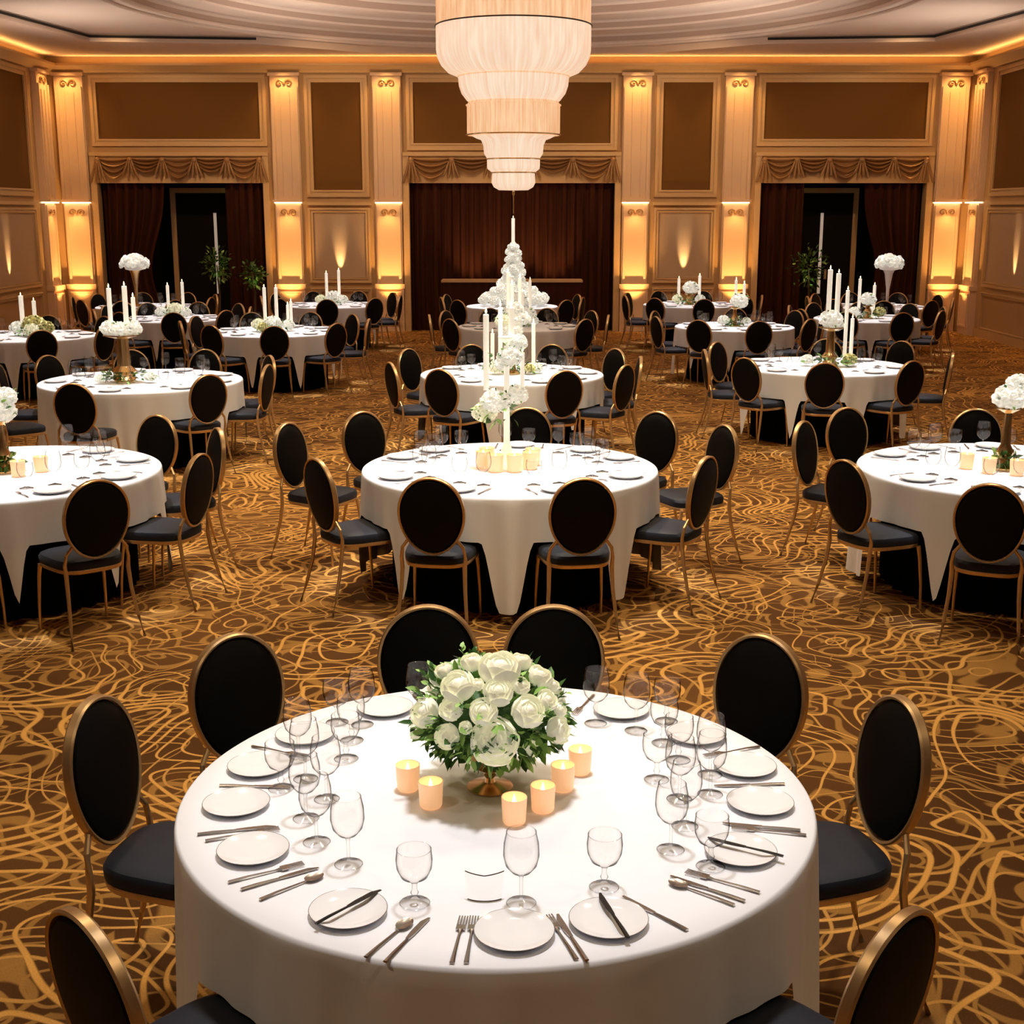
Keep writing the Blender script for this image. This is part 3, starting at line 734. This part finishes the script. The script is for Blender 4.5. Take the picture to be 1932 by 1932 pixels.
def votive(x,y,s=1.0,z=TZ):
    r=new_obj('votive_candle',None,loc=(x,y,z),scale=(s,s,s),label='glowing peach glass votive candle on white tablecloth',category='candle',group='glowing votive candles')
    new_obj('glass_cup',me_cup,parent=r); new_obj('wax',me_vw,parent=r); new_obj('flame',me_vf,parent=r)
for x,y in ((-.297,3.486),(-.225,3.376),(.006,3.276),(.085,3.35),(.145,3.486),(.20,3.60)): votive(x,y,.92)

# bouquet
bx,by=-0.063,3.50
fa=new_obj('flower_arrangement',None,loc=(bx,by,TZ),label='cream roses and green foliage in footed glass vase',category='flowers')
b=MB(); b.lathe([(0,.004),(.05,.003),(.065,.0),(.066,.004),(.045,.010),(.016,.018),(.012,.03),(.018,.038),(.012,.046),(.04,.062),(.06,.09),(.07,.13),(.067,.13)],36,0); new_obj('vase',b.mesh('vase',[M_brass]),parent=fa)
zc=0.228
b=foliage(1150,.22,.142,.042,3,zc,0.6,True,.50,None,.99)
rnd=random.Random(5)
for i in range(44):
    a=rnd.uniform(0,2*pi); e=rnd.uniform(-.5,1.0); d=Vector((cos(a)*cos(e),sin(a)*cos(e),sin(e)))
    L=rnd.uniform(.03,.05); p0=Vector((d.x*.19,d.y*.19,zc+d.z*.13)); p1=p0+d*L+Vector((0,0,rnd.uniform(-.02,.02)))
    b.tube([p0,p1],[.0015,.001],4,0)
    for k in range(6):
        q=p0.lerp(p1,(k+.5)/6); dd=(d+Vector((rnd.uniform(-1,1),rnd.uniform(-1,1),rnd.uniform(-1,1)))*.8).normalized()
        leaf(b,Matrix.Translation(q)@dd.to_track_quat('Y','Z').to_matrix().to_4x4(),.024,.014,rnd.choice((0,1)))
b.lathe([(0,-.11),(.10,-.09),(.15,-.04),(.15,.05),(.1,.09),(0,.11)],20,0,Matrix.Translation((0,0,zc)))
new_obj('foliage',b.mesh('foliage',[M_leaf,M_leaf2],60,False),parent=fa)
up=Vector((0,sin(radians(21)),cos(radians(21)))); tw=Vector((0,-cos(radians(21)),sin(radians(21))))
rl=[(870,1293,28),(945,1262,34),(808,1340,25),(858,1333,20),(916,1338,23),(850,1382,21),(935,1390,39),(995,1338,27),(1052,1372,23),(942,1304,24),(1030,1318,18),(1018,1274,20),(893,1248,18),(1000,1404,14),(840,1264,15),(983,1292,15),(1055,1335,12),(985,1246,17),(787,1375,13),(884,1366,11),(905,1290,11),(1042,1290,12)]
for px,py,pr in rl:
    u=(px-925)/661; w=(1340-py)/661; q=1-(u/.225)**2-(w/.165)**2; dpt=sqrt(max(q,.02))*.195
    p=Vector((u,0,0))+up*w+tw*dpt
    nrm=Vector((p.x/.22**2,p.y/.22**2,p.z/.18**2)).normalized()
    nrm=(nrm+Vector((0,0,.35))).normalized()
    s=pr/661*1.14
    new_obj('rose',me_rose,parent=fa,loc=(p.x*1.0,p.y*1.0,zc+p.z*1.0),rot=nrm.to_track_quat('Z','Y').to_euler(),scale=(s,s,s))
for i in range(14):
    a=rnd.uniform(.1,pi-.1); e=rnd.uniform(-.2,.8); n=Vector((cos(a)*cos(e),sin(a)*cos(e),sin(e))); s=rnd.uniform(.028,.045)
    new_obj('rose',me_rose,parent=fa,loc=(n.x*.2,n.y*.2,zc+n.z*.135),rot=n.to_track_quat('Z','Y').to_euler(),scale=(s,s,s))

# ------------------------------------------------------------------ centrepieces on the other tables
def low_green(root,seed,rx=.2,n=90,L=.06):
    b=foliage(n,rx,.05,L,seed,.06,0.2,zmin=.004); new_obj('foliage',b.mesh('foliage',[M_leaf,M_leaf2],60,False),parent=root)
def centre(x,y,balls,candles=(),ped=0.0,label='white flower centrepiece with candles on round table',pm=None,low=0.2,seed=1,pr=.05):
    r=new_obj('floral_centrepiece',None,loc=(x,y,TZ),label=label,category='centrepiece',group='floral centrepieces on the tables')
    pm=pm or M_brass
    if ped:
        b=MB(); b.lathe([(0,0),(.09,0),(.09,.012),(pr,.03),(pr*.75,.07),(pr*1.1,.11),(pr*.6,.16),(pr*.5,ped-.04),(pr*1.6,ped-.01),(pr*1.6,ped),(0,ped)],24,0)
        new_obj('pedestal',b.mesh('centre_pedestal',[pm]),parent=r)
    for (dx,dy,z,s,*k) in balls:
        me={'y':me_bally,'c':me_ballc}.get(k[0] if k else '',me_ball)
        new_obj('flower_ball',me,parent=r,loc=(dx,dy,max(z,s*1.02)),rot=(0,0,dx*9+z*7),scale=(s,s,s*.9))
    for (dx,dy,z0,h,rr) in candles:
        cm,fm=candle_parts(h,rr); new_obj('candle',cm,parent=r,loc=(dx,dy,z0)); new_obj('flame',fm,parent=r,loc=(dx,dy,z0))
    if low: low_green(r,seed,low)
    return r
c=centre(T2[0]-.02,T2[1],[(-.07,-.06,.44,.10),(.06,.02,.47,.085),(-.14,-.02,.36,.085,'c'),(.02,-.04,.72,.085),(.07,.02,.80,.07),(-.02,.05,.66,.06)],
         [(-.13,.0,.50,.48,.018),(.03,.03,.84,.18,.018),(-.04,.05,.72,.30,.014),(.10,.0,.52,.22,.014)],ped=.84,label='tall white floral stand with roses and taper candles',pm=M_wax,low=0,pr=.034)
b=foliage(34,.12,.09,.075,9,.38,.4,False,.5); b.merge(foliage(16,.07,.06,.05,19,.74,.5)); new_obj('foliage',b.mesh('foliage',[M_leaf,M_leaf2],60,False),parent=c,loc=(-.04,-.02,0))
for (dx,dy) in ((-.15,-.03),(-.07,-.15),(.05,-.15),(.15,-.06),(-.13,.10),(.17,.07)):
    votive(T2[0]-.02+dx,T2[1]+dy,1.35)
centre(-3.23,8.2,[(0,-.02,.40,.12),(.05,0,.48,.08)],[(-.16,.10,0.0,.70,.02)],ped=.34,label='white flower ball on gold pedestal with tall candle',low=.1,seed=4)
centre(3.16,8.3,[(0,-.02,.46,.11),(.05,0,.55,.08)],[(.10,.0,.40,.60,.02)],ped=.40,label='white flower ball on gold pedestal with tall candle',low=.1,seed=4)
for tx,ty,sg in ((-3.23,8.2,1),(3.16,8.3,-1)):
    for dx,dy in ((.15,-.15),(-.15,-.15),(.24,0),(.0,-.22)): votive(tx+dx*sg,ty+dy,1.2)
centre(0,13.4,[(0,0,.46,.13),(.09,0,.56,.10),(-.09,-.03,.54,.09,'c'),(.03,0,.66,.09),(-.16,-.1,.07,.07,'c'),(.18,-.08,.06,.06,'y'),(.26,0,.06,.06)],[(-.04,0,.62,.4,.018),(.08,.05,.62,.34,.018),(.0,.08,.6,.30,.018),(-.2,.1,0,.4,.02),(.22,.12,0,.5,.02)],ped=.42,low=.30,seed=11)
centre(-3.75,12.7,[(0,0,.50,.11),(.10,.0,.52,.10),(-.11,0,.52,.10),(0,-.1,.51,.09),(.26,-.05,.05,.06),(-.2,-.15,.05,.05)],[(-.10,0,.56,.34,.022),(.05,0,.56,.36,.024),(.11,.06,.56,.25,.020)],ped=.46,label='gold pedestal with white flowers and tall pillar candles',low=.30,seed=12,pr=.11)
centre(3.38,14.0,[(0,0,.50,.13),(.06,.05,.44,.09),(.22,.0,.07,.08,'y'),(-.22,.08,.05,.07),(.26,.1,.06,.06)],[(-.04,0,.56,.46,.026),(.05,0,.56,.42,.026),(.18,.1,.0,.80,.020),(.26,.15,.0,.5,.020)],ped=.42,label='white flowers and tall pillar candles on pedestal',low=.28,seed=13,pr=.08)
centre(-3.30,18.25,[(0,0,.10,.12),(.21,.05,.08,.09),(-.20,0,.09,.10,'c'),(-.1,-.2,.07,.08,'y')],[(-.1,0,.1,.50,.024),(.06,0,.1,.50,.024),(.24,.12,0,.4,.02),(.18,.2,0,.35,.02)],ped=0,low=.26,seed=14)
centre(3.21,19.1,[(0.06,0,.36,.14),(-.16,0,.08,.09),(.18,.05,.07,.07),(-.12,.12,.07,.07,'y')],[(.02,.1,.3,.35,.02),(.14,.1,.3,.3,.02)],ped=.28,low=.20,seed=15)
centre(0.1,19.1,[(-.1,0,.20,.15),(.13,0,.18,.13),(.0,.1,.38,.13),(.2,-.1,.08,.09),(-.2,-.1,.08,.09)],[(-.13,.1,.2,.5,.02),(.16,.1,.2,.45,.02),(.05,-.15,.1,.4,.02)],ped=.3,low=.26,seed=16)
centre(-6.4,17.55,[(0.05,0,.16,.15,'y'),(.22,0,.12,.11,'y'),(-.18,.05,.10,.11),(.08,-.18,.1,.1,'c')],[(-.15,.17,0,.52,.03),(.0,.22,0,.45,.026)],ped=0,low=.28,seed=17)
centre(-3.2,23.55,[(0.03,0,.14,.14),(.2,0,.10,.1),(-.2,.05,.1,.1,'c')],[(-.1,.15,0,.55,.026),(.12,.16,0,.6,.026)],ped=0,low=.24,seed=19)
centre(3.15,23.65,[(0.03,0,.3,.15),(.2,0,.10,.1),(-.2,.05,.1,.1,'c')],[(-.17,.14,0,.45,.026),(.2,.14,0,.5,.026)],ped=.2,low=.24,seed=20)
centre(-5.25,20.52,[(0.03,0,.14,.13,'c'),(.19,0,.10,.1),(-.19,.05,.1,.1)],[(-.1,.15,0,.5,.024),(.13,.15,0,.55,.024)],ped=0,low=.24,seed=21)
centre(5.5,20.52,[(0.0,0,.3,.13),(.19,0,.10,.1,'y'),(-.19,.05,.1,.1)],[(-.1,.15,0,.6,.024),(.13,.15,0,.5,.024)],ped=.2,low=.24,seed=22)

domeb=ball_mb(60,2,.62,True,.24)
for s in (-1,1):
    r=new_obj('tall_bouquet',None,loc=(s*6.55,23.2,TZ),label='domed white bouquet on tall clear trumpet stand',category='flowers',group='domed bouquets on stands')
    b=MB(); b.lathe([(0,.0),(.10,0),(.10,.01),(.03,.04),(.022,.1),(.03,.3),(.07,.56),(.12,.66),(.11,.66),(.0,.58)],24,0); new_obj('trumpet_stand',b.mesh('trumpet_stand',[M_brass if s<0 else M_china]),parent=r)
    new_obj('flower_dome',domeb.mesh('flower_dome',[M_petalw],80,False),parent=r,loc=(0,0,.72),scale=(.27,.27,.27))
    spot((s*6.55,21.7,4.9),(s*6.55,23.2,1.5),220,(1,.97,.9),14,.5,.05)

r=new_obj('floral_tower',None,loc=(0.02,23.3,TZ),label='towering tiered white floral display with candle on top',category='flowers')
b=MB(); b.lathe([(0,0),(.3,0),(.3,.04),(.08,.07),(.05,1.0),(0,1.02)],24,0); new_obj('tower_core',b.mesh('tower_core',[M_china]),parent=r)
rt=random.Random(8)
for z,rr,nn,s in ((.13,.52,13,.11),(.25,.34,9,.10),(.36,.22,7,.10),(.48,.16,6,.09),(.58,.15,6,.08),(.69,.12,5,.08),(.80,.10,5,.07),(.90,.08,4,.07),(.99,.05,4,.06),(1.06,.0,1,.07)):
    for k in range(nn):
        a=2*pi*k/nn+z*5; s2=s*rt.uniform(.85,1.15); new_obj('flower_ball',me_ballp,parent=r,loc=(rr*cos(a),rr*sin(a),max(s2*1.02,z+rt.uniform(-.03,.03))),rot=(rt.uniform(-1,1)*(z>.2),0,k),scale=(s2,s2,s2))
cm,fm=candle_parts(.42,.03); new_obj('candle',cm,parent=r,loc=(0,0,1.08)); new_obj('flame',fm,parent=r,loc=(0,0,1.08))
spot((0,21.9,4.9),(0,23.3,1.2),320,(1,.93,.82),22,.5,.05)

r=new_obj('head_table',None,loc=(0,25.7,0),label='long narrow dark-skirted head table before the curtain',category='table')
b=MB(); b.box(-1.35,1.35,-.3,.3,1.06,1.10,0); new_obj('tabletop',b.mesh('head_top',[M_trim]),parent=r)
b=MB(); rings=[]
for z in (0.005,1.06):
    pts=[]
    for (x0,y0,x1,y1) in ((-1.3,-.27,1.3,-.27),(1.3,-.27,1.3,.27),(1.3,.27,-1.3,.27),(-1.3,.27,-1.3,-.27)):
        nn=int(hypot(x1-x0,y1-y0)*24)
        for k in range(nn):
            u=k/nn; w=.012*sin(k*1.6); x=x0+(x1-x0)*u; y=y0+(y1-y0)*u
            pts.append(Vector((x+(w if x0==x1 else 0),y+(w if y0==y1 else 0),z)))
    rings.append(pts)
b.loft(rings,0); new_obj('table_skirt',b.mesh('head_skirt',[M_curt],70),parent=r)
for x in (-.8,0,.8): spot((x,26.35,.6),(x,27.1,1.8),110,(1,.55,.22),60,.9,.03)

for (x,y,z,rr,sd) in ((-5.80,26.3,1.35,.30,1),(-5.10,26.3,1.15,.24,2),(5.85,26.3,1.30,.38,3)):
    r=new_obj('potted_tree',None,loc=(x,y,0.001),label='leafy green potted tree lit from below beside doorway',category='plant',group='potted trees by the doorways')
    b=MB(); b.lathe([(0,0),(.15,0),(.2,.4),(.21,.42),(.18,.42),(.17,.36),(0,.36)],24,0); new_obj('pot',b.mesh('pot',[M_pot]),parent=r)
    b=MB(); b.tube([(0,0,.35),(.02,.01,.8),(-.01,0,z)],[.025,.02,.012],6,0); new_obj('trunk',b.mesh('trunk',[M_bark]),parent=r)
    b=foliage(200,rr,rr*1.2,.10,30+sd,z,.25,False,.15); new_obj('foliage',b.mesh('foliage',[M_leaf,M_leaf2],60,False),parent=r)
    spot((x,y-.5,.6),(x,y,z-.1),30,(.7,1,.3),22,.8,.02)

# ------------------------------------------------------------------ lighting
spot((0.0,3.8,5.3),(-.04,3.42,.7),700,(1.0,.95,.93),34,.8,.22)
spot((0,6.4,5.3),(0,5.8,0),450,(1.0,.80,.52),72,.9,.2)  # added floor fill, no fixture
for x,y,e in ((0,11,760),(-2.0,10.8,320),(2.0,10.8,320),(-5.0,10.5,230),(5.0,10.5,230),(-5.5,15.5,170),(5.5,15.5,170),(0,16,260),(-2.6,1.5,200),(2.6,1.5,200),(-1.9,6.0,320),(1.9,6.0,320)):  # added warm fill lights over the floor, without fixtures
    spot((x,y,5.3),(x,y,0),e,(1.0,.79,.52),105,.9,.15)
for x in (-7,-3.5,0,3.5,7):
    spot((x,23.6,5.2),(x,27,3.0),185,(1.0,.64,.32),95,.9,.1)  # added wash to brighten the back wall, no fixture
for s in (-1,1):
    for y in (23.5,19.0): spot((s*6.0,y,5.2),(s*9.1,y,2.8),100,(1.0,.64,.32),95,.9,.1)  # added wash to brighten the side walls, no fixture
def area(loc,rot,sx,sy,e,col):
    l=bpy.data.lights.new('cove_lamp','AREA'); l.shape='RECTANGLE'; l.size=sx; l.size_y=sy; l.energy=e; l.color=col
    o=bpy.data.objects.new('cove_lamp',l); COL.objects.link(o); o.location=loc; o.rotation_euler=rot
area((0,26.80,5.20),(pi,0,0),17.5,.08,42,AMB)
area((-8.9,18,5.20),(pi,0,0),.08,17,42,AMB)
area((8.9,18,5.20),(pi,0,0),.08,17,42,AMB)
for x,y,e in ((-3.2,16.5,250),(3.2,16.5,250),(-3.0,22.0,250),(3.0,22.0,250),(-7.3,22,100),(7.3,22,100)):  # added fill lights in mid-air, brighten the ceiling from below
    spot((x,y,3.8),(x*.9,y+.3,6.0),e,(1,.83,.68),150,.9,.35)
w=bpy.data.worlds.new('world'); S.world=w; w.use_nodes=True
w.node_tree.nodes['Background'].inputs[0].default_value=(1,.8,.65,1); w.node_tree.nodes['Background'].inputs[1].default_value=0.05

# ------------------------------------------------------------------ camera
cam=bpy.data.cameras.new('camera'); cam.sensor_width=36; cam.lens=36*2480/1932
co=bpy.data.objects.new('camera',cam); COL.objects.link(co); co.location=(0,0,2.37); co.rotation_euler=(radians(90-12.86),0,0)
S.camera=co
